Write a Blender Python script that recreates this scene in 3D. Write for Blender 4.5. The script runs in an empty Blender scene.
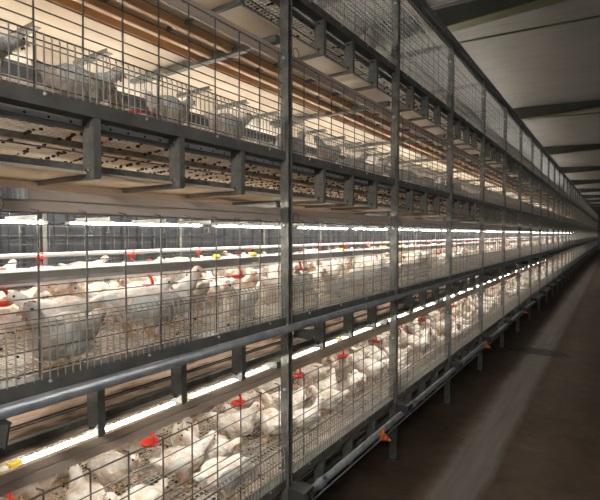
import bpy, math, random
from mathutils import Vector, Matrix
S = bpy.context.scene
COL = S.collection
PI = math.pi
rnd = random.Random(7)

# ------------------------------------------------------------------ materials
def newmat(name):
    m = bpy.data.materials.new(name); m.use_nodes = True
    nt = m.node_tree; b = nt.nodes['Principled BSDF']
    return m, nt, b

def mat(name, c1, c2=None, scale=8.0, rough=.6, metal=0.0, bump=0.0, bscale=None, lo=.35, hi=.65, stretch=None, spec=.5):
    m, nt, b = newmat(name)
    b.inputs['Roughness'].default_value = rough
    b.inputs['Metallic'].default_value = metal
    b.inputs['Specular IOR Level'].default_value = spec
    b.inputs['Base Color'].default_value = (*c1, 1)
    tc = nt.nodes.new('ShaderNodeTexCoord'); mp = nt.nodes.new('ShaderNodeMapping')
    nt.links.new(tc.outputs['Object'], mp.inputs['Vector'])
    if stretch: mp.inputs['Scale'].default_value = stretch
    if c2:
        n = nt.nodes.new('ShaderNodeTexNoise'); n.inputs['Scale'].default_value = scale; n.inputs['Detail'].default_value = 5
        n.inputs['Roughness'].default_value = .65
        r = nt.nodes.new('ShaderNodeValToRGB')
        r.color_ramp.elements[0].position = lo; r.color_ramp.elements[0].color = (*c1, 1)
        r.color_ramp.elements[1].position = hi; r.color_ramp.elements[1].color = (*c2, 1)
        nt.links.new(mp.outputs[0], n.inputs['Vector']); nt.links.new(n.outputs['Fac'], r.inputs[0])
        nt.links.new(r.outputs[0], b.inputs['Base Color'])
    if bump:
        n2 = nt.nodes.new('ShaderNodeTexNoise'); n2.inputs['Scale'].default_value = bscale or scale * 4; n2.inputs['Detail'].default_value = 4
        bp = nt.nodes.new('ShaderNodeBump'); bp.inputs['Strength'].default_value = bump; bp.inputs['Distance'].default_value = .01
        nt.links.new(mp.outputs[0], n2.inputs['Vector']); nt.links.new(n2.outputs['Fac'], bp.inputs['Height'])
        nt.links.new(bp.outputs[0], b.inputs['Normal'])
    return m

def emit(name, c, s):
    m, nt, b = newmat(name)
    b.inputs['Base Color'].default_value = (.9, .9, .9, 1)
    b.inputs['Emission Color'].default_value = (*c, 1); b.inputs['Emission Strength'].default_value = s
    return m

M = {}
M['beam'] = mat('beam_steel', (.13, .13, .115), (.19, .19, .17), 14, .5, .35)
M['steel'] = mat('galvanised_steel', (.13, .13, .115), (.25, .245, .22), 22, .45, .5)
M['strip'] = mat('bright_galvanised_steel', (.5, .52, .55), (.66, .68, .7), 30, .4, .3)
M['pipe'] = mat('grey_pipe_steel', (.15, .16, .175), (.24, .25, .26), 18, .42, .4, .15, 60)
M['dark'] = mat('dark_steel', (.035, .035, .033), (.07, .07, .065), 12, .6, .2)
M['wire'] = mat('wire_steel', (.10, .10, .095), (.22, .21, .19), 40, .45, .6)
M['fence'] = mat('fence_wire_steel', (.34, .33, .30), (.48, .46, .42), 40, .5, .3)
M['litstrip'] = mat('underlit_steel_strip', (.74, .77, .82), (.84, .86, .9), 30, .5)  # paler copy of the bright steel; light from below put into the colour
M['mesh'] = mat('bright_mesh_steel', (.5, .48, .44), (.64, .62, .58), 40, .5, .2)
M['floorwire'] = mat('coated_floor_wire', (.5, .44, .35), (.78, .74, .66), 9, .6, 0, lo=.35, hi=.6)
M['drop'] = mat('dried_droppings', (.02, .015, .01), (.09, .06, .035), 60, .9)
M['litter'] = mat('dry_litter', (.5, .42, .3), (.3, .2, .12), 60, .9)
M['profile'] = mat('tan_profile_plastic', (.60, .36, .18), (.74, .52, .33), 6, .42, 0, stretch=(1, .15, 1))
M['profileout'] = mat('mauve_profile_plastic', (.52, .41, .33), (.64, .53, .44), 6, .36, 0, stretch=(1, .15, 1))
M['red'] = mat('red_plastic', (.75, .03, .02), (.85, .06, .035), 10, .35)
M['yellow'] = mat('yellow_plastic', (.85, .7, .03), None, rough=.4)
M['orange'] = mat('orange_plastic', (.85, .2, .03), (.75, .13, .02), 30, .45)
M['whitepipe'] = mat('white_pipe_plastic', (.8, .82, .84), None, rough=.3)
M['greypro'] = mat('grey_trough_plastic', (.15, .16, .17), (.21, .22, .23), 8, .35, .1)
M['cap'] = mat('white_lamp_cap', (.7, .7, .68), None, rough=.4)
M['cable'] = mat('black_cable', (.015, .015, .015), None, rough=.5)
M['tube'] = emit('lit_tube', (1, .975, .93), 85)
M['tubefront'] = emit('lit_front_tube', (1, .97, .92), 34)
M['tubefill'] = emit('lit_hidden_fill', (1, .95, .87), 60)
M['tubefront3'] = emit('lit_warm_tube', (1, .93, .83), 26)
M['tubetop'] = emit('lit_top_tube', (1, .975, .93), 170)
M['beak'] = mat('beak_horn', (.75, .5, .3), None, rough=.45)
M['eye'] = mat('eye_dark', (.01, .008, .006), None, rough=.12)
M['comb'] = mat('comb_red', (.55, .12, .10), (.62, .2, .17), 60, .5)
M['leg'] = mat('leg_scale', (.62, .36, .14), (.7, .48, .25), 80, .55, 0, .3, 300)

# manure belt: cream plastic, stained brown where droppings lie (upper face only: real stain)
m, nt, b = newmat('manure_belt_plastic'); M['belt'] = m
geo = nt.nodes.new('ShaderNodeNewGeometry'); sep = nt.nodes.new('ShaderNodeSeparateXYZ'); nt.links.new(geo.outputs['Normal'], sep.inputs[0])
tc = nt.nodes.new('ShaderNodeTexCoord'); mp = nt.nodes.new('ShaderNodeMapping'); mp.inputs['Scale'].default_value = (1, .35, 1)
nt.links.new(tc.outputs['Object'], mp.inputs[0])
n = nt.nodes.new('ShaderNodeTexNoise'); n.inputs['Scale'].default_value = 22; n.inputs['Detail'].default_value = 7; nt.links.new(mp.outputs[0], n.inputs['Vector'])
r = nt.nodes.new('ShaderNodeValToRGB'); e = r.color_ramp.elements
e[0].position = .36; e[0].color = (.13, .08, .05, 1); e[1].position = .60; e[1].color = (.74, .58, .46, 1)
x_ = e.new(.47); x_.color = (.52, .37, .27, 1)
nt.links.new(n.outputs['Fac'], r.inputs[0])
n2 = nt.nodes.new('ShaderNodeTexNoise'); n2.inputs['Scale'].default_value = 5; n2.inputs['Detail'].default_value = 5; nt.links.new(mp.outputs[0], n2.inputs['Vector'])
r2 = nt.nodes.new('ShaderNodeValToRGB'); e = r2.color_ramp.elements
e[0].position = .35; e[0].color = (.60, .50, .36, 1); e[1].position = .65; e[1].color = (.74, .67, .53, 1)
nt.links.new(n2.outputs['Fac'], r2.inputs[0])
mx = nt.nodes.new('ShaderNodeMix'); mx.data_type = 'RGBA'
gt = nt.nodes.new('ShaderNodeMath'); gt.operation = 'GREATER_THAN'; gt.inputs[1].default_value = .5
nt.links.new(sep.outputs[2], gt.inputs[0]); nt.links.new(gt.outputs[0], mx.inputs[0])
nt.links.new(r2.outputs[0], mx.inputs[6]); nt.links.new(r.outputs[0], mx.inputs[7]); nt.links.new(mx.outputs[2], b.inputs['Base Color'])
b.inputs['Roughness'].default_value = .45

# feathers: white plumage, pink bare skin where the attribute says so
m, nt, b = newmat('white_feathers'); M['feather'] = m
at = nt.nodes.new('ShaderNodeAttribute'); at.attribute_name = 'bare'
tc = nt.nodes.new('ShaderNodeTexCoord')
n = nt.nodes.new('ShaderNodeTexNoise'); n.inputs['Scale'].default_value = 14; n.inputs['Detail'].default_value = 6; nt.links.new(tc.outputs['Object'], n.inputs['Vector'])
r = nt.nodes.new('ShaderNodeValToRGB'); e = r.color_ramp.elements
e[0].position = .36; e[0].color = (.66, .55, .42, 1); e[1].position = .54; e[1].color = (.92, .89, .83, 1)
nt.links.new(n.outputs['Fac'], r.inputs[0])
ad = nt.nodes.new('ShaderNodeMath'); ad.operation = 'MULTIPLY_ADD'; ad.inputs[1].default_value = 1.3; ad.inputs[2].default_value = -.65
n3 = nt.nodes.new('ShaderNodeTexNoise'); n3.inputs['Scale'].default_value = 20; n3.inputs['Detail'].default_value = 6; nt.links.new(tc.outputs['Object'], n3.inputs['Vector'])
nt.links.new(n3.outputs['Fac'], ad.inputs[0])
ad2 = nt.nodes.new('ShaderNodeMath'); ad2.operation = 'ADD'; ad2.use_clamp = True
nt.links.new(ad.outputs[0], ad2.inputs[0]); nt.links.new(at.outputs['Fac'], ad2.inputs[1])
mx = nt.nodes.new('ShaderNodeMix'); mx.data_type = 'RGBA'
nt.links.new(ad2.outputs[0], mx.inputs[0]); nt.links.new(r.outputs[0], mx.inputs[6]); mx.inputs[7].default_value = (.40, .215, .18, 1)
nt.links.new(mx.outputs[2], b.inputs['Base Color']); b.inputs['Roughness'].default_value = .85
vo = nt.nodes.new('ShaderNodeTexVoronoi'); vo.inputs['Scale'].default_value = 75; nt.links.new(tc.outputs['Object'], vo.inputs['Vector'])
bp = nt.nodes.new('ShaderNodeBump'); bp.inputs['Strength'].default_value = .6; bp.inputs['Distance'].default_value = .006
nt.links.new(vo.outputs['Distance'], bp.inputs['Height']); nt.links.new(bp.outputs[0], b.inputs['Normal'])

# ------------------------------------------------------------------ mesh builder
class MB:
    def __init__(s): s.v = []; s.f = []; s.mi = []; s.mats = []; s.sm = []
    def m(s, name):
        if name not in s.mats: s.mats.append(name)
        return s.mats.index(name)
    def add(s, vs, fs, mn, smooth=False):
        o = len(s.v); s.v += [tuple(v) for v in vs]; k = s.m(mn)
        for f in fs: s.f.append([i + o for i in f]); s.mi.append(k); s.sm.append(smooth)
    def box(s, x0, x1, y0, y1, z0, z1, mn):
        v = [(x0,y0,z0),(x1,y0,z0),(x1,y1,z0),(x0,y1,z0),(x0,y0,z1),(x1,y0,z1),(x1,y1,z1),(x0,y1,z1)]
        s.add(v, [(0,3,2,1),(4,5,6,7),(0,1,5,4),(1,2,6,5),(2,3,7,6),(3,0,4,7)], mn)
    def tube(s, pts, r, mn, n=4, caps=True, smooth=None, radii=None):
        pts = [Vector(p) for p in pts]; vs = []; fs = []
        for i, p in enumerate(pts):
            d = (pts[min(i+1, len(pts)-1)] - pts[max(i-1, 0)]).normalized()
            up = Vector((0,0,1)) if abs(d.z) < .9 else Vector((1,0,0))
            a = d.cross(up).normalized(); c = a.cross(d)
            rr = radii[i] if radii else r
            for k in range(n):
                t = 2*PI*(k+.5)/n; vs.append(p + (a*math.cos(t) + c*math.sin(t))*rr)
        for i in range(len(pts)-1):
            for k in range(n):
                fs.append((i*n+k, i*n+(k+1)%n, (i+1)*n+(k+1)%n, (i+1)*n+k))
        if caps:
            fs.append(tuple(range(n-1, -1, -1))); fs.append(tuple((len(pts)-1)*n+k for k in range(n)))
        s.add(vs, fs, mn, smooth if smooth is not None else n > 5)
    def sphere(s, c, r, mn, n=10, m_=7, sc=(1,1,1)):
        vs = []; fs = []
        for i in range(m_+1):
            th = PI*i/m_
            for k in range(n):
                ph = 2*PI*k/n
                vs.append((c[0]+r*sc[0]*math.sin(th)*math.cos(ph), c[1]+r*sc[1]*math.sin(th)*math.sin(ph), c[2]+r*sc[2]*math.cos(th)))
        for i in range(m_):
            for k in range(n):
                fs.append((i*n+k, (i+1)*n+k, (i+1)*n+(k+1)%n, i*n+(k+1)%n))
        s.add(vs, fs, mn, True)
    def lathe(s, c, prof, mn, n=16):
        vs = []; fs = []
        for (r, z) in prof:
            for k in range(n):
                t = 2*PI*k/n; vs.append((c[0]+r*math.cos(t), c[1]+r*math.sin(t), c[2]+z))
        for i in range(len(prof)-1):
            for k in range(n): fs.append((i*n+k, i*n+(k+1)%n, (i+1)*n+(k+1)%n, (i+1)*n+k))
        s.add(vs, fs, mn, True)
    def prism(s, poly, axis, a0, a1, mn):
        n = len(poly)
        def P(u, w, a): return {'x': (a,u,w), 'y': (u,a,w), 'z': (u,w,a)}[axis]
        vs = [P(u,w,a0) for u,w in poly] + [P(u,w,a1) for u,w in poly]
        s.add(vs, [tuple(range(n-1,-1,-1)), tuple(range(n, 2*n))] + [(i,(i+1)%n,n+(i+1)%n,n+i) for i in range(n)], mn)
    def ext(s, o, off=(0,0,0)):
        base = len(s.v); s.v += [(v[0]+off[0], v[1]+off[1], v[2]+off[2]) for v in o.v]
        for f, k, q in zip(o.f, o.mi, o.sm): s.f.append([i+base for i in f]); s.mi.append(s.m(o.mats[k])); s.sm.append(q)
    def mesh(s, name):
        me = bpy.data.meshes.new(name); me.from_pydata(s.v, [], s.f)
        for k in s.mats: me.materials.append(M[k])
        me.polygons.foreach_set('material_index', s.mi); me.polygons.foreach_set('use_smooth', s.sm); me.update()
        return me
def link(name, me, parent=None, loc=(0,0,0)):
    o = bpy.data.objects.new(name, me); COL.objects.link(o); o.location = loc
    if parent: o.parent = parent
    return o
def thing(name, loc, label, cat, group=None, me=None, rz=0):
    o = bpy.data.objects.new(name, me); COL.objects.link(o); o.location = loc; o.rotation_euler[2] = rz
    o['label'] = label; o['category'] = cat
    if group: o['group'] = group
    return o
def structure(name, mb_):
    o = link(name, mb_.mesh(name)); o['kind'] = 'structure'; return o

# ------------------------------------------------------------------ layout
Y0 = .426; BAY = 1.2; NB = 40; YS = -.774; YE = Y0 + NB*BAY
ZF = [.405, 1.12, 1.837, 2.555]
TIER = ['lowest', 'second', 'third', 'top']
ORD = ['nearest','second','third','fourth','fifth','sixth','seventh','eighth','ninth','tenth','eleventh','twelfth','thirteenth','fourteenth','fifteenth','sixteenth','seventeenth','eighteenth','nineteenth','twentieth']
TENS = {20:'twenty', 30:'thirty', 40:'forty'}
def ordw(k):
    if k < 20: return ORD[k]
    n = k+1; u = n % 10; t = TENS[n-u]
    return (t[:-1]+'ieth') if u == 0 else t + '-' + ['','first','second','third','fourth','fifth','sixth','seventh','eighth','ninth'][u]
CAM = Vector((1.173, 0, 1.485)); TH = math.atan(313/460); PIT = math.atan(16/460)
def project(p):
    d = Vector(p) - CAM
    f = Vector((-math.sin(TH), math.cos(TH), 0)); rr = Vector((math.cos(TH), math.sin(TH), 0))
    X = d.dot(rr); Z = d.dot(f); Yv = d.z
    z2 = Z*math.cos(PIT) - Yv*math.sin(PIT); y2 = Yv*math.cos(PIT) + Z*math.sin(PIT)
    if z2 < .05: return (-999, -999, z2)
    return (300 + 460*X/z2, 250 - 460*y2/z2, z2)

# ------------------------------------------------------------------ cage bay parts (local: x<=0 inwards, y 0..1.2, z rel. floor)
def p_beam():
    m = MB()
    m.box(-.012, .004, 0, BAY, -.036, .004, 'beam'); m.box(-.05, -.012, 0, BAY, -.001, .003, 'beam'); m.box(-.05, -.012, 0, BAY, -.036, -.032, 'beam')
    for j in range(4): m.tube([(.004, .17+.3*j, -.006), (.008, .17+.3*j, -.006)], .0045, 'strip', 6)
    return m
def p_strip():
    m = MB()
    m.box(-.062, -.058, 0, BAY, -.056, -.0365, 'litstrip'); m.box(-.068, -.045, 0, BAY, -.066, -.054, 'beam')
    for j in range(20):
        y = .03 + .06*j
        m.tube([(-.0585, y, -.045), (-.0570, y, -.045)], .0038, 'dark', 6)
    return m
def p_hanger():
    m = MB()   # c channel, web facing -y, bottom at -.198
    z0, z1 = -.198, -.034
    m.box(-.052, .0, 0, .003, z0, z1, 'steel'); m.box(-.003, .001, .003, .022, z0, z1, 'beam'); m.box(-.052, -.049, .003, .022, z0, z1, 'steel')
    m.box(-.42, -.0, .002, .018, z0-.004, z0, 'beam')
    m.box(-.42, -.0, .002, .005, z0, z0+.012, 'beam')
    return m
def p_bolt():
    m = MB(); m.tube([(-.026, 0, 0), (-.026, -.005, 0)], .008, 'steel', 6); m.tube([(-.026, -.005, 0), (-.026, -.009, 0)], .0045, 'dark', 6); return m
def p_rail():
    m = MB(); m.box(-.075, -.054, 0, BAY, -.176, -.158, 'steel'); m.box(-.09, -.075, 0, BAY, -.176, -.173, 'beam')
    m.tube([(-.06, 0, -.125), (-.06, BAY, -.125)], .0028, 'wire', 4)
    return m
def p_fence(n=60, sx=1, x0=0.004):
    m = MB(); st = BAY/n
    for j in range(n):
        y = st*(j+.5); w = .0012
        m.tube([(x0, y, 0), (x0, y, .128), (x0-.010*sx, y+.004, .143), (x0-.026*sx, y+.010, .150)], .0018, 'fence', 4 if n > 40 else 3, False)
    for (z, x, r) in ((.048, x0, .0016), (.108, x0, .0022), (.142, x0-.009*sx, .0015), (.151, x0-.026*sx, .0017)):
        m.tube([(x, 0, z), (x, BAY, z)], r, 'fence' if z < .11 else 'wire', 4, False)
    return m
ROWS = (.02, .075, .13, .175, .205, .235, .295, .355, .418)
def p_door(x=-.016, r=.0021, hook=True):
    m = MB()
    for z in ROWS: m.tube([(x, .005, z), (x, BAY-.005, z)], r*(1.15 if z > .4 else 1), 'wire', 4, False)
    for j in range(10):
        y = .035 + .1255*j; jx = rnd.uniform(-.004, .004)
        pts = [(x-.003, y-.004, .0), (x-.003, y+jx, .25), (x-.003, y+jx*.5, .416)]
        if hook: pts += [(x-.006, y, .424), (x-.022, y-.01, .428)]
        m.tube(pts, r*1.25, 'wire', 4, False)
    return m
def p_ring():
    m = MB(); pts = []
    for k in range(13):
        t = 2*PI*k/12; pts.append((.014, .045+.022*math.cos(t), .435+.022*math.sin(t)))
    m.tube(pts, .0016, 'wire', 4, False)
    return m
def p_floor(fine=True):
    m = MB(); sp = .025 if fine else .06
    k = int(BAY/sp)
    for j in range(k): m.box(-2.06, -.004, sp*(j+.5)-.0016, sp*(j+.5)+.0016, -.0035, 0, 'floorwire')
    k2 = int(2.05/sp)
    for j in range(k2):
        x = -.01 - sp*(j+.5); m.box(x-.0018, x+.0018, 0, BAY, -.007, -.0035, 'floorwire')
    for x in (-.5, -1.03, -1.55): m.box(x-.012, x+.012, 0, BAY, -.03, -.007, 'steel')
    return m
def blob(m, x, y, z, r, mn, rg):
    m.sphere((x, y, z), r, mn, 5, 3, (rg.uniform(.8, 1.6), rg.uniform(.7, 1.2), rg.uniform(.5, .9)))
def p_drop():
    m = MB(); rg = random.Random(3)
    for j in range(10):
        y = .06 + .12*j
        for q in range(30):
            if rg.random() < .85: blob(m, -.03 - q*.034 + rg.uniform(-.01, .01), y + rg.uniform(-.012, .012) + q*.004, -.009 - rg.uniform(0, .006), rg.uniform(.005, .011), 'drop', rg)
    for q in range(110): blob(m, -rg.uniform(.03, 1.0), rg.uniform(.02, 1.18), .001, rg.uniform(.003, .008), 'litter' if rg.random() < .6 else 'drop', rg)
    return m
def p_back():
    m = MB(); m.ext(p_door(0, .0016, False), (-2.05, 0, 0)); m.ext(p_fence(40, -1, 0), (-2.068, 0, 0))
    m.box(-2.075, -2.06, 0, BAY, -.036, .004, 'beam'); m.box(-2.09, -2.05, -.015, .015, -.16, .555, 'beam')
    return m
def p_plate():   # hanging divider plates with hooks under the belt above
    m = MB()
    for j in range(1):
        y = 0
        m.box(-.88, -.62, y, y+.028, .418, .422, 'steel'); m.box(-.88, -.62, y, y+.003, .422, .437, 'steel')
        for x in (-.64, -.78):
            m.tube([(x, y+.01, .418), (x, y+.01, .38), (x-.004, y+.02, .372), (x-.03, y+.02, .372)], .0016, 'wire', 4, False)
    return m
def p_cross():   # deeper cross bar at the post line
    m = MB(); m.box(-1.02, -.05, -.012, .02, -.235, -.205, 'beam'); m.box(-1.02, -.05, -.012, .045, -.209, -.205, 'steel')
    return m
def p_roof():
    m = MB()
    for j in range(36): m.tube([(-2.05, .0333*j+.015, .56), (-.0, .0333*j+.015, .56)], .0022, 'mesh', 3, False)
    for j in range(60): m.tube([(-.03-.034*j, 0, .557), (-.03-.034*j, BAY, .557)], .0022, 'mesh', 3, False)
    for z in (.48, .54): m.tube([(-.016, 0, z), (-.016, BAY, z)], .002, 'mesh', 4, False)
    for j in range(14): m.tube([(-.019, 0, .16+.029*j), (-.019, BAY, .16+.029*j)], .0016, 'mesh', 3, False)
    for j in range(40): m.tube([(-.018, .015+.03*j, .15), (-.018, .015+.03*j, .555)], .0019, 'mesh', 3, False)
    for x in (-1.03,):
        for j in range(30): m.tube([(x, .02+.04*j, .0), (x, .02+.04*j, .555)], .0019, 'mesh', 3, False)
        for j in range(14): m.tube([(x, 0, .04*j+.02), (x, BAY, .04*j+.02)], .0019, 'mesh', 3, False)
    m.tube([(-.02, 0, .152), (-.02, BAY, .152)], .005, 'strip', 6)
    m.box(-2.05, -.03, -.012, .02, .53, .56, 'steel')
    return m
def p_divider():  # wire divider between neighbouring bays
    m = MB()
    for j in range(13): z = .02+.033*j; m.tube([(-.03, .012, z), (-.98, .012, z)], .0013, 'wire', 3, False)
    for j in range(9): m.tube([(-.05-.115*j, .014, 0), (-.05-.115*j, .014, .43)], .0013, 'wire', 3, False)
    return m

PM = {'bolt': p_bolt().mesh('bolt')}
PM.update({k: f().mesh(k) for k, f in dict(front_beam=p_beam, perforated_strip=p_strip, hanger=p_hanger, belt_rail=p_rail, front_fence=p_fence,
      door_grid=p_door, latch_ring=p_ring, floor_grid=p_floor, dried_droppings=p_drop, rear_panel=p_back, divider_plate=p_plate,
      cross_bar=p_cross, roof_grid=p_roof).items()})
def far_bay(top):
    m = MB()
    for f in (p_beam, p_strip, p_rail, p_door, p_cross): m.ext(f())
    m.ext(p_fence(40)); m.ext(p_floor(False)); m.ext(p_back())
    for j in (1, 2, 3): m.ext(p_hanger(), (0, .3*j, 0))
    if top: m.ext(p_roof())
    else:
        for j in range(4): m.ext(p_plate(), (0, .15+.3*j, 0))
    return m.mesh('cage_bay')
FAR = [far_bay(False), far_bay(True)]
NEARB = 12
for k in range(NB):
    for t in range(4):
        loc = (0, Y0+k*BAY, ZF[t])
        lab = f"galvanised wire poultry cage, {TIER[t]} tier, {ordw(k)} bay from the camera"
        grp = f"poultry cages of the {TIER[t]} tier"
        if k >= NEARB:
            thing('poultry_cage', loc, lab, 'cage', grp, FAR[t == 3]); continue
        o = thing('poultry_cage', loc, lab, 'cage', grp)
        for nm in ('front_beam','perforated_strip','belt_rail','front_fence','door_grid','floor_grid','rear_panel','cross_bar'):
            link(nm, PM[nm], o)
        link('latch_ring', PM['latch_ring'], o)
        d = link('dried_droppings', PM['dried_droppings'], o); d['kind'] = 'stuff'
        if t == 3: link('roof_grid', PM['roof_grid'], o)
        else:
            for j in range(4): link('divider_plate', PM['divider_plate'], o, (0, .15+.3*j, 0))
        for j in (1, 2, 3):
            h = link('hanger', PM['hanger'], o, (0, .3*j, 0))
            if k < 5:
                for z in (-.176, -.054): link('bolt', PM['bolt'], h, (0, 0, z))

# ------------------------------------------------------------------ posts
def post_mesh():
    m = MB()
    m.box(-.025, .018, -.016, -.013, 0, 3.12, 'steel')       # web facing the camera side
    m.box(-.025, .018, .011, .014, 0, 3.12, 'steel')         # open channel towards the aisle
    m.box(-.025, -.022, -.013, .011, 0, 3.12, 'steel')
    return m
mb_ = post_mesh()
for z in ZF:
    for dz in (-.02, .40):
        mb_.tube([(-.003, -.016, z+dz), (-.003, -.022, z+dz)], .007, 'strip', 6)
pm_ = mb_.mesh('post_body')
fp = MB(); fp.box(-.05, .045, -.04, .04, 0, .006, 'dark'); foot_me = fp.mesh('foot_plate')
for k in range(NB+1):
    o = thing('upright_post', (0, Y0+k*BAY, 0), f"galvanised steel upright post of the cages, {ordw(k)} from the camera side", 'post', 'upright posts along the cage front')
    link('post_body', pm_, o); link('foot_plate', foot_me, o)

# mid gussets and lower brackets that carry the two long pipes
g = MB(); g.prism([(0, -.052), (.06, -.051), (.115, -.033), (.095, -.092), (0, -.085)], 'y', .015, .019, 'dark'); g.box(0, .06, .015, .045, -.055, -.051, 'dark'); gus_me = g.mesh('gusset')
g = MB(); g.box(.0, .085, -.03, .05, -.035, -.026, 'dark'); g.box(.0, .085, -.03, -.026, -.085, -.035, 'dark'); g.box(.0, .085, .046, .05, -.085, -.035, 'dark'); brk_me = g.mesh('bracket')
for k in range(0, 24):
    thing('pipe_gusset', (.022, Y0+k*BAY, ZF[1]), f"dark steel gusset under the middle grey pipe, at {ordw(k)} upright post", 'bracket', 'gussets under the middle pipe', gus_me)
    thing('pipe_bracket', (.022, Y0+k*BAY, ZF[0]), f"black bracket holding the lowest grey pipe, at {ordw(k)} upright post", 'bracket', 'brackets of the lowest pipe', brk_me)

# ------------------------------------------------------------------ long runs
m = MB(); m.tube([(.052, YS, 1.087), (.052, YE, 1.087)], .0165, 'pipe', 14)
o = thing('railing_pipe', (0,0,0), 'long grey steel pipe running along the front below the second tier', 'pipe', None, m.mesh('railing_pipe'))
m = MB(); m.tube([(.06, YS, .318), (.06, YE, .318)], .019, 'pipe', 14); m.tube([(.085, YS, .296), (.085, YE, .296)], .004, 'pipe', 6)
for k in range(0, 20): m.tube([(.06, Y0+k*BAY+.16, .318), (.06, Y0+k*BAY+.21, .318)], .024, 'pipe', 12)
thing('base_pipe', (0,0,0), 'lowest long grey pipe along the cage foot beside the aisle', 'pipe', None, m.mesh('base_pipe'))
m = MB(); m.box(-.03, .03, YS, YE, 3.12, 3.155, 'pipe'); m.box(.024, .03, YS, YE, 3.10, 3.12, 'pipe')
m.box(-.03, -.024, YS, YE, 3.085, 3.12, 'dark')
for k in range(16): m.tube([(.0, Y0+.5+k*1.3, 3.155), (.0, Y0+.5+k*1.3, 3.17), (.02, Y0+.53+k*1.3, 3.172)], .003, 'strip', 5)
thing('top_rail', (0,0,0), 'grey galvanised rail along the very top of the cage front', 'rail', None, m.mesh('top_rail'))

for t in range(4):
    zf = ZF[t]
    o = thing('manure_belt', (0, 0, zf), f"long cream manure belt below the {TIER[t]} tier of cages", 'conveyor belt', 'manure belts')
    z1 = -.162 if t else -.1
    m = MB(); m.box(-2.03, -.095 if t else -.07, YS, YE, z1-.008, z1, 'belt'); link('belt_top_run', m.mesh('belt_top_run'), o)
    m = MB(); m.box(-2.03, -.035 if t else -.07, YS, YE, z1-.024, z1-.017, 'belt'); link('belt_return_run', m.mesh('belt_return_run'), o)
    if t:
        for i, d in enumerate((.08, .31, .435, .525)):
            m = MB(); mn = 'profileout' if i == 0 or t < 3 else 'profile'
            # box profile with a long groove in its front face
            x0 = -d; w = .034 if i else .014
            poly = [(x0, -.291), (x0, -.268), (x0-.006, -.266), (x0-.006, -.263), (x0, -.261), (x0, -.239), (x0-.004, -.236), (x0-w, -.236), (x0-w, -.291), (x0-.004, -.294)]
            if i: poly = [(x0, -.222), (x0, -.19), (x0-.03, -.19), (x0-.03, -.222), (x0-.026, -.225), (x0-.004, -.225)]
            m.prism([(a, q) for a, q in poly], 'y', YS, YE, mn)
            link('guide_profile', m.mesh('guide_profile'), o)
    # rods lying along the belt
    m = MB()
    for x in (-.14, -.34, -.6): m.tube([(x, YS, z1+.012), (x, YE, z1+.012)], .003, 'dark', 5)
    link('scraper_rod', m.mesh('scraper_rod'), o)

# drinker lines
for t in range(3 + 1):
    zf = ZF[t]
    m = MB(); x = -.55
    m.prism([(x-.018, .192), (x+.018, .192), (x+.024, .205), (x+.024, .232), (x+.012, .243), (x-.012, .243), (x-.024, .232), (x-.024, .205)], 'y', YS, YE, 'greypro')
    m.tube([(x, YS, .19), (x, YE, .19)], .009, 'whitepipe', 8)
    thing('drinker_pipe', (0, 0, zf), f"grey drinker line with white pipe in the near half of the {TIER[t]} tier", 'water pipe', None, m.mesh('drinker_pipe'))
    m = MB(); x = -1.5
    m.tube([(x, YS, .246), (x, YE, .246)], .013, 'whitepipe', 10)
    thing('water_pipe', (0, 0, zf), f"white water pipe along the far half of the {TIER[t]} tier", 'water pipe', None, m.mesh('water_pipe'))

def drinker_parts():
    a = MB(); a.tube([(0,0,.0), (0,0,.022)], .010, 'red', 10); a.sphere((0,0,.022), .011, 'red', 10, 6); a.box(-.011, .011, -.028, .016, -.004, .003, 'red')
    b_ = MB(); b_.tube([(0,-.018,-.002), (0,-.014,-.018), (0,.002,-.04), (0,.012,-.062), (0,.012,-.082)], .006, 'red', 8)
    c = MB(); c.lathe((0,-.004,-.095), [(0,0), (.018,0), (.030,.008), (.034,.018), (.031,.018), (.026,.010), (.012,.006), (0,.006)], 'red', 18)
    return a, b_, c
da, db, dc = drinker_parts()
DM = {'clamp': da.mesh('clamp'), 'arm': db.mesh('arm'), 'cup': dc.mesh('cup')}
dj = MB(); [dj.ext(q) for q in (da, db, dc)]; djm = dj.mesh('red_drinker')
def place_drinker(t, far, j):
    y = Y0 + .3 + .6*j; x = -1.5 if far else -.55; z = ZF[t] + (.228 if far else .205)
    if not far: z += .012
    px, py, zz = project((x, y, z-.05))
    if not (-15 < px < 600 and -15 < py < 515): return
    bay = ordw(j//2); side = 'left' if j % 2 == 0 else 'right'
    lab = f"red drinker cup on {'far white pipe' if far else 'near grey line'}, {TIER[t]} tier, {bay} bay, {side} one"
    rz = rnd.uniform(-.6, .6)
    if j < 9:
        o = thing('red_drinker', (x, y, z), lab, 'drinker', 'red drinker cups on the pipes', None, rz)
        for k_, me in DM.items(): link(k_, me, o)
        o.scale = (1.25, 1.25, 1.05)
    else: thing('red_drinker', (x, y, z), lab, 'drinker', 'red drinker cups on the pipes', djm, rz)
for t in (0, 1, 2):
    for far in (False, True):
        if far and t != 1: continue
        for j in range(40 if not far else 24): place_drinker(t, far, j)
# yellow clips on the far pipe / near line
m = MB(); m.lathe((0,0,0), [(0,.012), (.016,.010), (.024,.0), (.022,-.004), (0,-.004)], 'yellow', 14); yl = m.mesh('yellow_cap')
for i, (x, y, t) in enumerate([(-.8, 1.75, 1), (-.9, 2.05, 1), (-.75, 3.1, 1), (-.8, 4.3, 1), (-.5, 3.9, 1)]):
    thing('yellow_cap', (-.55, y, ZF[t]+.247), f"small yellow plastic cap on the grey drinker line, {ordw(i)} of five from the camera", 'cap', 'yellow caps on the drinker line', yl)

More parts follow.
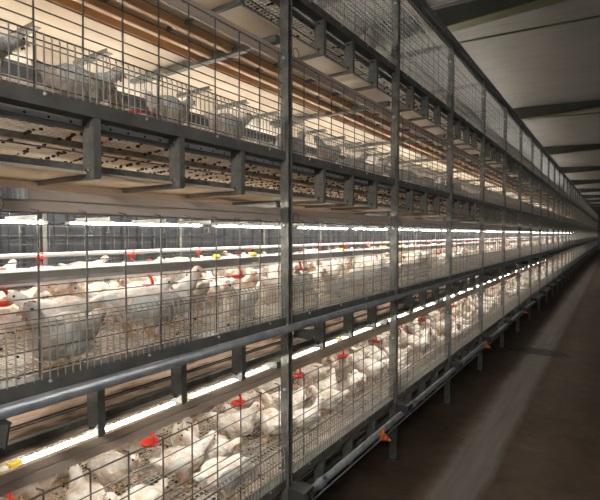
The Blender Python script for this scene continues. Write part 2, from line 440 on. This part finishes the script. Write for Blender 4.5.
# red and white dish on the third tier floor by the fence
o = thing('feed_dish', (-.075, .935, ZF[2]), 'red and white shallow dish behind the third tier front fence', 'dish')
m = MB(); m.lathe((0,0,0), [(0,.001), (.035,.001), (.046,.02), (.042,.02), (.033,.006), (0,.006)], 'whitepipe', 20); link('bowl', m.mesh('bowl'), o)
m = MB(); m.lathe((0,0,0), [(.041,.020), (.048,.020), (.050,.027), (.045,.031), (.041,.027), (.041,.020)], 'red', 20); link('rim', m.mesh('rim'), o)

# orange plugs on the base pipe
def plug(y, lab, s=1):
    o = thing('orange_plug', (.078, y, .305), lab, 'pipe plug', 'orange plugs on the lowest pipe', None, rnd.uniform(-.4, .4)); o.scale = (s, s, s)
    m = MB(); m.tube([(-.02,0,.0), (.018,0,-.004)], .023, 'orange', 10); m.tube([(.018,0,-.004), (.036,0,-.012)], .015, 'orange', 8); link('plug_body', m.mesh('plug_body'), o)
    for (a, c) in ((.02, .03), (-.028, .018)):
        m = MB(); m.tube([(0,0,0), (.006,a,c)], .009, 'orange', 8); m.sphere((.006,a,c), .011, 'orange', 8, 5); link('lug', m.mesh('lug'), o)
    m = MB(); m.tube([(.034,0,-.01), (.05,.004,-.02)], .008, 'orange', 8); link('nozzle', m.mesh('nozzle'), o)
plug(2.46, 'orange plastic plug on the lowest pipe, the nearest and largest one')
plug(5.1, 'orange plastic plug on the lowest pipe, second from the camera', .95)
plug(7.68, 'orange plastic plug on the lowest pipe, farthest of the three', .95)

# ------------------------------------------------------------------ lamps
def lamp_meshes(L, r, mt):
    a = MB(); a.tube([(0, .03, 0), (0, L-.03, 0)], r, mt, 10)
    c = MB(); c.tube([(0, 0, 0), (0, .03, 0)], r*1.15, 'cap' if mt == 'tube' else 'yellow', 10)
    e_ = MB(); e_.tube([(0, L-.03, 0), (0, L, 0)], r*1.15, 'cap', 10)
    return a.mesh('tube'), c.mesh('end_cap'), e_.mesh('end_cap'), L
LA = lamp_meshes(1.1, .0075, 'tube'); LT = lamp_meshes(1.1, .010, 'tubetop'); LW = lamp_meshes(1.1, .009, 'tubefront3')
LF = lamp_meshes(.59, .0075, 'tubefront')
cb = MB(); cb.tube([(0, 1.1, 0), (0, 1.13, -.012), (0, 1.17, -.012), (0, 1.2, 0)], .004, 'cable', 5, False); cbm = cb.mesh('cable')
hk = MB(); hk.tube([(0, .2, .013), (0, .2, .075)], .002, 'wire', 4); hk.tube([(0, .9, .013), (0, .9, .075)], .002, 'wire', 4); hkm = hk.mesh('hanging_wire')
for t in range(4):
    for k in range(-1, NB):
        for side, x, z in (('far', -1.5, .431),):
            o = thing('tube_lamp', (x, Y0+k*BAY-.16+(.2 if k < 0 else 0), ZF[t]+z),
                      f"lit tube lamp, {side} half of the {TIER[t]} tier, {ordw(k+1)} from the camera", 'lamp', f'tube lamps of the {TIER[t]} tier')
            link('tube', (LT if t == 3 else LW if t == 2 else LA)[0], o)
            if k < 14:
                link('end_cap', LA[1], o); link('end_cap', LA[2], o); link('hanging_wire', hkm, o); link('cable', cbm, o)
LG = lamp_meshes(1.19, .010, 'tubefill'); LH = lamp_meshes(1.19, .010, 'tubefront3')  # unseen tubes added to brighten the second and third tiers
for t in range(3):
  for j in range(0 if t else -1, 44 if t == 0 else NB):
    if t: loc = (-.56, Y0+j*BAY, ZF[t+1]-.236) if t == 1 else (-.8, Y0+j*BAY, ZF[t]+.298)
    else: loc = (-.157, Y0+.14+j*.6, ZF[0]+.455)
    o = thing('front_or_fill_tube', loc, f"{'thin white tube with yellow end' if t == 0 else 'added fill tube out of sight'}, near side of {TIER[t]} tier, {ordw(j+1)} from the camera", 'lamp', f'front tubes of the {TIER[t]} tier')
    link('tube', (LF, LG, LH)[t][0], o)
    if t: continue
    if j < 20: link('yellow_cap', LF[1], o); link('end_cap', LF[2], o)
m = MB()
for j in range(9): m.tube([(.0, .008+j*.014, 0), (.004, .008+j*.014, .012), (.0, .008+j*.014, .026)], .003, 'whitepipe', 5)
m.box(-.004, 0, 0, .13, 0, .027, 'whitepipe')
thing('ribbed_reflection', (-.076, .46, ZF[2]-.262), 'added white ribs imitating a striped reflection on the pale profile at the far left', 'painted reflection', None, m.mesh('ribbed_reflection'))  # added ribs stand in for striped light reflected on the profile

# ------------------------------------------------------------------ chickens
def chick_body(pose, vox):
    # ellipsoids (centre, radii, tilt about y in degrees) fused by voxel remesh
    lo = -.045 if pose == 'sitting' else 0
    E = [((0,0,.125+lo), (.095,.062,.058), 12), ((.045,0,.118+lo), (.062,.058,.058), 0), ((-.06,0,.125+lo), (.06,.05,.045), 10),
         ((-.115,0,.150+lo), (.045,.028,.016), 28), ((-.01,.052,.135+lo), (.078,.017,.038), 10), ((-.01,-.052,.135+lo), (.078,.017,.038), 10)]
    H = {'standing': ((.075,.165), (.105,.205), (.125,.235), (.0,)), 'looking': ((.085,.150), (.125,.175), (.155,.200), (.0,)),
         'feeding': ((.085,.120), (.125,.095), (.150,.062), (.0,)), 'sitting': ((.072,.155+lo), (.095,.185+lo), (.113,.21+lo), (.0,))}[pose]
    n0 = Vector((.055, 0, .135+lo)); n1 = Vector((H[0][0], 0, H[0][1])); n2 = Vector((H[1][0], 0, H[1][1])); hd = Vector((H[2][0], 0, H[2][1]))
    m = MB()
    def ell(c, r, tilt):
        k = MB(); k.sphere((0,0,0), 1, 'feather', 14, 9, r)
        R = Matrix.Rotation(math.radians(tilt), 3, 'Y')
        k.v = [tuple(R @ Vector(v) + Vector(c)) for v in k.v]; m.ext(k)
    for c, r, ti in E: ell(c, r, ti)
    m.tube([n0, n1, n2, hd], .02, 'feather', 12, True, None, [.046, .036, .025, .0215])
    m.sphere(hd, .0235, 'feather', 12, 8, (1.12, .86, .95))
    if pose != 'sitting':
        for s in (1, -1):
            m.tube([(-.005, .034*s, .10), (.0, .034*s, .062), (-.004, .034*s, .048)], .03, 'feather', 10, True, None, [.034, .020, .010])
    else:
        for s in (1, -1): m.sphere((.0, .045*s, .045), .03, 'feather', 10, 6, (1.4, .8, .9))
    me = m.mesh('chicken_body'); o = link('tmp', me)
    md = o.modifiers.new('r', 'REMESH'); md.mode = 'VOXEL'; md.voxel_size = vox; md.use_smooth_shade = True
    ms = o.modifiers.new('s', 'SMOOTH'); ms.factor = .5; ms.iterations = 3
    if vox < .01:
        tx = bpy.data.textures.new('feather_tufts', 'CLOUDS'); tx.noise_scale = .018
        dp = o.modifiers.new('d', 'DISPLACE'); dp.texture = tx; dp.strength = .008; dp.mid_level = .5; dp.texture_coords = 'LOCAL'
    dg = bpy.context.evaluated_depsgraph_get()
    r = bpy.data.meshes.new_from_object(o.evaluated_get(dg)); bpy.data.objects.remove(o); bpy.data.meshes.remove(me)
    r.name = 'chicken_body'; r.materials.clear(); r.materials.append(M['feather'])
    a = r.attributes.new('bare', 'FLOAT', 'POINT'); vals = []
    for v in r.vertices:
        p = v.co
        face = max(0, 1 - (p - (hd + Vector((.014, 0, -.004)))).length/.026)
        belly = max(0, (.10 + lo*1.0 - p.z)/.04) * .55 if p.x < .09 else 0
        neck = max(0, 1 - (p - (n1*.45+n2*.55 + Vector((.02,0,-.012)))).length/.03)*.5
        rump = max(0, 1 - (p - Vector((-.085, 0, .105+lo))).length/.06)*.8
        vals.append(min(1, max(face, min(belly, .75), neck, rump) + .0))
    a.data.foreach_set('value', vals)
    for p in r.polygons: p.use_smooth = True
    return r, hd
def chick_bits(pose, hd):
    B = {}
    dn = pose == 'feeding'
    f = Vector((.75, 0, -.66)) if dn else Vector((1, 0, -.12)); f.normalize()
    m = MB(); m.tube([hd+f*.018, hd+f*.030+Vector((0,0,.001)), hd+f*.041+Vector((0,0,-.004))], .006, 'beak', 8, True, True, [.0085, .0062, .0012]); B['beak'] = m
    m = MB(); up = Vector((0,0,1)) if not dn else Vector((.6,0,.8))
    pr = []
    for i, hgt in enumerate((.001, .005, .004, .007, .003, .004, .001)):
        pr.append(hd + f*(.018-.006*i) + up*(.017+hgt))
    n = len(pr); base = [hd + f*(.018-.006*i) + up*.014 for i in range(n)]
    vs = [p+Vector((0,.0022,0)) for p in pr+base] + [p-Vector((0,.0022,0)) for p in pr+base]
    fs = []
    for i in range(n-1):
        fs += [(i, i+1, n+i+1, n+i), (2*n+i, 3*n+i, 3*n+i+1, 2*n+i+1), (i, 2*n+i, 2*n+i+1, i+1)]
    m.add(vs, fs, 'comb', True); B['comb'] = m
    ey = []
    for s in (1, -1):
        m = MB(); m.sphere(hd + f*.009 + Vector((0, .0185*s, 0)) + up*.004, .0042, 'eye', 8, 6); ey.append(m)
    B['eyes'] = ey
    m = MB()
    for s in (1, -1): m.sphere(hd + f*.016 - up*.02 + Vector((0, .006*s, 0)), .0045, 'comb', 7, 5, (.8, .5, 1.1))
    B['wattle'] = m
    lg = []
    for s in (1, -1):
        m = MB()
        if pose == 'sitting': a = Vector((.045, .034*s, .012)); m.tube([(.02, .034*s, .02), a], .005, 'leg', 7)
        else:
            a = Vector((.008, .034*s, .010)); m.tube([(-.004, .034*s, .055), (-.010, .034*s, .042), a], .005, 'leg', 7, True, None, [.0085, .0058, .005])
        for an in (-.5, 0, .5):
            m.tube([a, a+Vector((.02*math.cos(an), .02*math.sin(an), -.003)), a+Vector((.036*math.cos(an), .036*math.sin(an), -.007))], .0035, 'leg', 6, True, None, [.0042, .0035, .0018])
        m.tube([a, a+Vector((-.016, 0, -.006))], .003, 'leg', 6, True, None, [.0035, .0016])
        lg.append(m)
    B['legs'] = lg
    return B
CH = {}
def join_meshes(parts, name):
    # parts: list of (mesh, keep 'bare') joined into one mesh
    vs = []; fs = []; mi = []; mats = []; bare = []
    for me in parts:
        o_ = len(vs); vs += [tuple(v.co) for v in me.vertices]
        at_ = me.attributes.get('bare')
        bare += [d.value for d in at_.data] if at_ else [0]*len(me.vertices)
        mp_ = []
        for q in me.materials:
            if q not in mats: mats.append(q)
            mp_.append(mats.index(q))
        for p in me.polygons: fs.append([i+o_ for i in p.vertices]); mi.append(mp_[p.material_index])
    r = bpy.data.meshes.new(name); r.from_pydata(vs, [], fs)
    for q in mats: r.materials.append(q)
    r.polygons.foreach_set('material_index', mi); r.polygons.foreach_set('use_smooth', [True]*len(fs))
    a = r.attributes.new('bare', 'FLOAT', 'POINT'); a.data.foreach_set('value', bare); r.update()
    return r
for pose in ('standing', 'looking', 'feeding', 'sitting'):
    body, hd = chick_body(pose, .0065); B = chick_bits(pose, hd)
    P = [('beak', B['beak'].mesh('beak')), ('comb', B['comb'].mesh('comb')), ('wattle', B['wattle'].mesh('wattle'))]
    P += [('eye', q.mesh('eye')) for q in B['eyes']] + [('leg', q.mesh('leg')) for q in B['legs']]
    one = join_meshes([chick_body(pose, .009)[0]] + [q[1] for q in P], 'chicken')
    low = join_meshes([chick_body(pose, .019)[0], P[0][1], P[1][1], P[5][1], P[6][1]], 'chicken_flock')
    CH[pose] = (body, P, one, low)

rc = random.Random(21)
def seg_dist(a, b_):
    # crude: sample both segments
    best = 9
    for i in range(4):
        p = (a[0] + (a[2]-a[0])*i/3, a[1] + (a[3]-a[1])*i/3)
        for j in range(4):
            q = (b_[0] + (b_[2]-b_[0])*j/3, b_[1] + (b_[3]-b_[1])*j/3)
            best = min(best, math.hypot(p[0]-q[0], p[1]-q[1]))
    return best
allc = []
FIX = {(2, 0): [(-.15, .055, PI/2+.08, .84, 'looking'), (-.19, .365, PI/2-.12, .84, 'looking'), (-.17, .70, PI/2+.15, .78, 'looking'), (-.16, 1.0, PI/2-.1, .78, 'looking')],
       (2, 1): [(-.15, .25, PI/2+.1, .9, 'sitting'), (-.16, .62, -PI/2, .8, 'looking')]}
def fill(t, k, x0, x1, n, half):
    got = []
    for (x, y, an, sc, pose) in FIX.get((t, k), ()) if half == 'near' else ():
        c, s_ = math.cos(an), math.sin(an)
        got.append((x-c*.075*sc, y-s_*.075*sc, x+c*.085*sc, y+s_*.085*sc))
        allc.append(dict(t=t, k=k, half=half, x=x, y=Y0+k*BAY+y, an=an, sc=sc, pose=pose))
    for tr in range(n*22):
        if len(got) >= n: break
        sc = rc.uniform(.86, 1.02) if t < 2 else rc.uniform(.76, .86); an = rc.choice((0, PI)) + rc.gauss(0, .75) + PI/2
        x = rc.uniform(x0+.075, x1-.075); y = rc.uniform(.08, BAY-.02)
        c, s_ = math.cos(an), math.sin(an)
        seg = (x-c*.075*sc, y-s_*.075*sc, x+c*.085*sc, y+s_*.085*sc)
        if min(seg[0], seg[2]) < x0+.07 or max(seg[0], seg[2]) > x1-.05: continue
        if max(seg[0]+c*.06, seg[0], seg[2]+c*.075) > -.06: continue
        if min(seg[1], seg[3]) < .03 or max(seg[1], seg[3]) > BAY-.03: continue
        ctr = -.55 if half == 'near' else -1.5
        if any(seg_dist(seg, (ctr, yy, ctr, yy)) < .095 for yy in (.3, .9)): continue
        if any(seg_dist(seg, q) < .104 for q in got): continue
        got.append(seg)
        pose = rc.choices(('standing', 'looking', 'feeding', 'sitting'), (1, 4, 2, 7))[0]
        hx = x + c*.13*sc
        if pose in ('standing', 'looking') and min(abs(hx-ctr), abs(x+c*.1*sc-ctr)) < .055: pose = 'sitting'
        allc.append(dict(t=t, k=k, half=half, x=x, y=Y0+k*BAY+y, an=an, sc=sc, pose=pose))
for k in range(0, NB-1):
    far = k > 14
    fill(0, k, -1.0, -.0, 20 if not far else 8, 'near'); fill(1, k, -1.0, -.0, 20 if not far else 9, 'near')
    fill(1, k, -2.03, -1.06, 13 if not far else 4, 'far')
    fill(2, k, -1.0, -.0, 10 if not far else 6, 'near')
    if 1 <= k < 20: fill(3, k, -.6, -.0, 4, 'near')
def vis(c):
    px, py, z = project((c['x'], c['y'], ZF[c['t']]+.12)); c['px'] = px; c['z'] = z
    mar = 70/max(z, .3)
    return -mar < px < 600 and -mar < py < 500+mar
allc = [c for c in allc if vis(c)]
allc.sort(key=lambda c: c['z'] * (1 if c['t'] in (0, 1) and c['half'] == 'near' else 1.25 if c['t'] == 1 else 1.5 if c['t'] == 2 else 3))
ind, rest = allc[:300], allc[300:]
groups = {}
for c in ind:
    dd = -c['x']
    c['row'] = ('front' if dd < .36 else 'middle' if dd < .68 else 'inner') if c['half'] == 'near' else 'far side'
    groups.setdefault((c['t'], c['k'], c['row']), []).append(c)
for g_ in groups.values():
    g_.sort(key=lambda c: c['px'])
    for i, c in enumerate(g_): c['i'] = i
PW = {'standing': 'standing upright', 'looking': 'leaning forward', 'feeding': 'pecking down', 'sitting': 'sitting'}
for n_, c in enumerate(ind):
    o_ = 'leftmost' if c['i'] == 0 else ordw(c['i']) + ' from left'
    lab = f"white chicken {PW[c['pose']]}, {o_} in {c['row']} row, {TIER[c['t']]} tier, {ordw(c['k'])} bay"
    body, P, one, low = CH[c['pose']]
    loc = (c['x'], c['y'], ZF[c['t']]+.001)
    gname = f"chickens in the {TIER[c['t']]} tier"
    if c['z'] < 3.4:
        o = thing('chicken', loc, lab, 'chicken', gname, None, c['an'])
        link('body', body, o)
        for nm, me in P: link(nm, me, o)
    else: o = thing('chicken', loc, lab, 'chicken', gname, one, c['an'])
    o.scale = (c['sc'],)*3
# the rest of the flock, too far away to count
import numpy as np
VS, FS_, MI, BA = [], [], [], []; mats = []; off = 0
cache = {}
for pose in CH:
    me = CH[pose][3]
    v = np.empty(len(me.vertices)*3, dtype=np.float32); me.vertices.foreach_get('co', v)
    b_ = np.empty(len(me.vertices), dtype=np.float32); me.attributes['bare'].data.foreach_get('value', b_)
    f = [list(p.vertices) for p in me.polygons]; mm = []
    for q in me.materials:
        if q not in mats: mats.append(q)
        mm.append(mats.index(q))
    cache[pose] = (v.reshape(-1, 3), b_, f, [mm[p.material_index] for p in me.polygons])
for c in rest:
    v, b_, f, mi = cache[c['pose']]
    ca, sa = math.cos(c['an'])*c['sc'], math.sin(c['an'])*c['sc']
    w = np.stack([v[:,0]*ca - v[:,1]*sa + c['x'], v[:,0]*sa + v[:,1]*ca + c['y'], v[:,2]*c['sc'] + ZF[c['t']] + .001], 1)
    VS.append(w); BA.append(b_); FS_ += [[i+off for i in q] for q in f]; MI += mi; off += len(v)
me = bpy.data.meshes.new('chicken_flock'); me.from_pydata(np.concatenate(VS).tolist(), [], FS_)
for q in mats: me.materials.append(q)
me.polygons.foreach_set('material_index', MI); me.polygons.foreach_set('use_smooth', [True]*len(FS_))
a = me.attributes.new('bare', 'FLOAT', 'POINT'); a.data.foreach_set('value', np.concatenate(BA)); me.update()
o = thing('chicken_flock', (0,0,0), 'distant flock of white chickens filling the farther cages', 'chickens', None, me); o['kind'] = 'stuff'
print('chickens', len(allc), 'flock faces', len(FS_))

# ------------------------------------------------------------------ building
XL, XR, YN, YF = -3.7, 2.7, -2.5, 51.0
def zc(x): return 4.02 - .04*(x - 0)
# floor material
m, nt, b = newmat('dirty_concrete'); M['floor'] = m
tc = nt.nodes.new('ShaderNodeTexCoord'); sp = nt.nodes.new('ShaderNodeSeparateXYZ'); nt.links.new(tc.outputs['Object'], sp.inputs[0])
def noise(scale, det=6, vec=None, st=None):
    n = nt.nodes.new('ShaderNodeTexNoise'); n.inputs['Scale'].default_value = scale; n.inputs['Detail'].default_value = det; n.inputs['Roughness'].default_value = .65
    mp = nt.nodes.new('ShaderNodeMapping'); nt.links.new(tc.outputs['Object'], mp.inputs[0])
    if st: mp.inputs['Scale'].default_value = st
    nt.links.new(mp.outputs[0], n.inputs['Vector']); return n
def math_(op, a, b_=None, c=None, clamp=False):
    n = nt.nodes.new('ShaderNodeMath'); n.operation = op; n.use_clamp = clamp
    for i, q in enumerate((a, b_, c)):
        if q is None: continue
        if isinstance(q, (int, float)): n.inputs[i].default_value = q
        else: nt.links.new(q, n.inputs[i])
    return n.outputs[0]
n1 = noise(1.6, 8); n2_ = noise(9, 8); n4 = noise(2.0, 6, st=(6, .35, 1))
# wheel track: a paler worn strip
wob = math_('MULTIPLY_ADD', n1.outputs['Fac'], .16, -.08)
xx = math_('ADD', sp.outputs[0], wob)
dist = math_('ABSOLUTE', math_('SUBTRACT', xx, .455))
track = math_('SUBTRACT', 1.0, math_('MULTIPLY', math_('SUBTRACT', dist, .10), 18, None, True), None, True)
track = math_('MULTIPLY', track, math_('MULTIPLY_ADD', n4.outputs['Fac'], 1.6, -.15, True), None, True)
r = nt.nodes.new('ShaderNodeValToRGB'); e = r.color_ramp.elements
e[0].position = .32; e[0].color = (.040, .024, .013, 1); e[1].position = .68; e[1].color = (.125, .082, .050, 1)
mxn = math_('MULTIPLY_ADD', n2_.outputs['Fac'], .5, math_('MULTIPLY', n1.outputs['Fac'], .5))
nt.links.new(mxn, r.inputs[0])
mx = nt.nodes.new('ShaderNodeMix'); mx.data_type = 'RGBA'
nt.links.new(math_('MULTIPLY', track, .75), mx.inputs[0]); nt.links.new(r.outputs[0], mx.inputs[6]); mx.inputs[7].default_value = (.22, .205, .185, 1)
# dark irregular patch
dx = math_('DIVIDE', math_('SUBTRACT', sp.outputs[0], .42), .38); dy = math_('DIVIDE', math_('SUBTRACT', sp.outputs[1], 6.45), .22)
rad = math_('ADD', math_('MULTIPLY', dx, dx), math_('MULTIPLY', dy, dy))
rad = math_('ADD', rad, math_('MULTIPLY_ADD', n2_.outputs['Fac'], 2.4, -1.2))
pt = math_('LESS_THAN', rad, .8)
mx2 = nt.nodes.new('ShaderNodeMix'); mx2.data_type = 'RGBA'; nt.links.new(math_('MULTIPLY', pt, .8), mx2.inputs[0]); nt.links.new(mx.outputs[2], mx2.inputs[6]); mx2.inputs[7].default_value = (.02, .015, .01, 1)
nt.links.new(mx2.outputs[2], b.inputs['Base Color']); b.inputs['Roughness'].default_value = .7
bp = nt.nodes.new('ShaderNodeBump'); bp.inputs['Strength'].default_value = .4; bp.inputs['Distance'].default_value = .01
nt.links.new(n2_.outputs['Fac'], bp.inputs['Height']); nt.links.new(bp.outputs[0], b.inputs['Normal'])
m = MB(); m.box(XL, XR, YN, YF, -.1, 0, 'floor'); structure('floor', m)

M['ceil'] = mat('ceiling_panel', (.17, .155, .135), (.21, .19, .168), 2, .55)
M['wall'] = mat('metal_wall', (.05, .057, .07), (.075, .083, .095), 3, .5, .2)
M['green'] = mat('beam_paint', (.03, .033, .026), (.045, .05, .038), 4, .5)
M['flange'] = mat('flange_paint', (.07, .07, .02), (.10, .10, .035), 6, .5)
m = MB()
# ribbed ceiling sheets: shallow ribs every 0.25 m running across, a lap seam every 2.5 m
y = YN; prof = []
while y < YF:
    prof += [(y, 0), (y+.22, 0), (y+.23, .002), (y+.25, .002)]; y += .26
prof = [(p, q) for p, q in prof if p < YF] + [(YF, 0)]
vs = []
for (yy, q) in prof: vs += [(XL, yy, zc(XL)+q), (XR, yy, zc(XR)+q)]
fs = [(2*i, 2*i+2, 2*i+3, 2*i+1) for i in range(len(prof)-1)]
m.add(vs, fs, 'ceil'); structure('ceiling', m)
i = 1
for yb in [5.3+5.0*q for q in range(-1, 10)]:
    m = MB()
    xa, xb = XL, XR
    def zb(x): return 3.80 + .03*x
    vs = []
    for x in (xa, xb):
        for (yy, zz) in ((-.09, 0), (.09, 0), (.09, .012), (-.09, .012)): vs.append((x, yb+yy, zb(x)+zz))
    m.add(vs, [(0,1,2,3), (7,6,5,4), (0,4,5,1), (1,5,6,2), (2,6,7,3), (3,7,4,0)], 'flange')
    vs = []
    for x in (xa, xb):
        for (yy, zz) in ((-.01, zb(x)+.012), (.01, zb(x)+.012), (.01, zc(x)), (-.01, zc(x))): vs.append((x, yb+yy, zz))
    m.add(vs, [(0,1,2,3), (7,6,5,4), (0,4,5,1), (1,5,6,2), (2,6,7,3), (3,7,4,0)], 'green')
    structure(f'trim_{i}', m); i += 1
for ys in [6.35+5.0*q for q in range(-1, 9)]:
    m = MB(); vs = []
    for x in (XL, XR):
        for (yy, zz) in ((-.014, -.018), (.014, -.018), (.014, .0), (-.014, .0)): vs.append((x, ys+yy, zc(x)+zz))
    m.add(vs, [(0,1,2,3), (7,6,5,4), (0,4,5,1), (1,5,6,2), (2,6,7,3), (3,7,4,0)], 'flange')
    structure(f'trim_{i}', m); i += 1
def corr(x, name, sgn):
    m = MB(); y = YN; pr = []
    while y < YF: pr += [(y, 0), (y+.12, 0), (y+.14, .02*sgn), (y+.20, .02*sgn), (y+.22, 0)]; y += .22
    pr = [(p, q) for p, q in pr if p < YF]
    vs = []
    for yy, q in pr: vs += [(x+q, yy, 0), (x+q, yy, zc(x)+.05)]
    m.add(vs, [(2*i, 2*i+2, 2*i+3, 2*i+1) for i in range(len(pr)-1)], 'wall'); structure(name, m)
corr(XL, 'wall_left', 1); corr(XR, 'wall_right', -1)
m = MB(); m.box(XL, XR, YF, YF+.05, 0, 4.2, 'wall'); structure('wall_far', m)
m = MB(); m.box(XL, XR, YN-.05, YN, 0, 4.2, 'wall'); structure('wall_near', m)
m = MB(); m.tube([(.0, 3.4, 3.158), (XR, 3.4, 3.158)], .0035, 'strip', 5)
thing('steel_cable', (0,0,0), 'thin steel cable from the top rail across the aisle', 'cable', None, m.mesh('steel_cable'))

# ------------------------------------------------------------------ camera, world, render look
w = bpy.data.worlds.new('World'); S.world = w; w.use_nodes = True
w.node_tree.nodes['Background'].inputs[0].default_value = (.5, .5, .5, 1); w.node_tree.nodes['Background'].inputs[1].default_value = .05
# unseen lamps added for fill light: one hung behind the camera, dim tubes along the right wall
M['aisle'] = emit('lit_aisle_fill', (1, .975, .93), 460); M['wallfill'] = emit('lit_wall_fill', (1, .975, .93), 7)
o = thing('aisle_fill_lamp', (1.3, -1.7, 2.6), 'added unseen fill lamp with white housing hung over the aisle behind the viewer', 'lamp')
m = MB(); m.tube([(-.6, 0, 0), (.6, 0, 0)], .02, 'aisle', 10); link('tube', m.mesh('tube'), o)
m = MB(); m.prism([(-.09, .0), (-.04, .05), (.04, .05), (.09, .0), (.085, -.002), (.035, .044), (-.035, .044), (-.085, -.002)], 'x', -.63, .63, 'cap'); link('housing', m.mesh('housing'), o)
for x in (-.45, .45):
    m = MB(); m.tube([(x, 0, .05), (x, 0, zc(1.3)-2.6)], .003, 'cable', 5); link('hanging_wire', m.mesh('hanging_wire'), o)
wt = MB(); wt.tube([(0, -1, 0), (0, 1, 0)], .013, 'wallfill', 8); wt = wt.mesh('tube')
wh = MB(); wh.box(.018, .06, -1.03, 1.03, -.03, .03, 'cap'); wh = wh.mesh('housing')
for q in range(20):
    o = thing('wall_fill_lamp', (2.6, -1.3+2.5*q, 1.75), f"added dim fill lamp on the right aisle wall, {ordw(q)} from the near wall", 'lamp', 'added fill lamps on the right wall')
    link('tube', wt, o); link('housing', wh, o)
cd = bpy.data.cameras.new('camera'); cd.sensor_width = 36; cd.lens = 27.6; cd.clip_start = .02; cd.clip_end = 200
co = bpy.data.objects.new('camera', cd); COL.objects.link(co); co.location = CAM
co.rotation_euler = (PI/2 - PIT, 0, TH); S.camera = co
S.view_settings.view_transform = 'Standard'; S.view_settings.look = 'None'; S.view_settings.exposure = .1; S.view_settings.gamma = 1
S.view_settings.use_curve_mapping = False
S.render.engine = 'CYCLES'
S.cycles.use_denoising = True
S.cycles.use_light_tree = True
S.cycles.max_bounces = 6
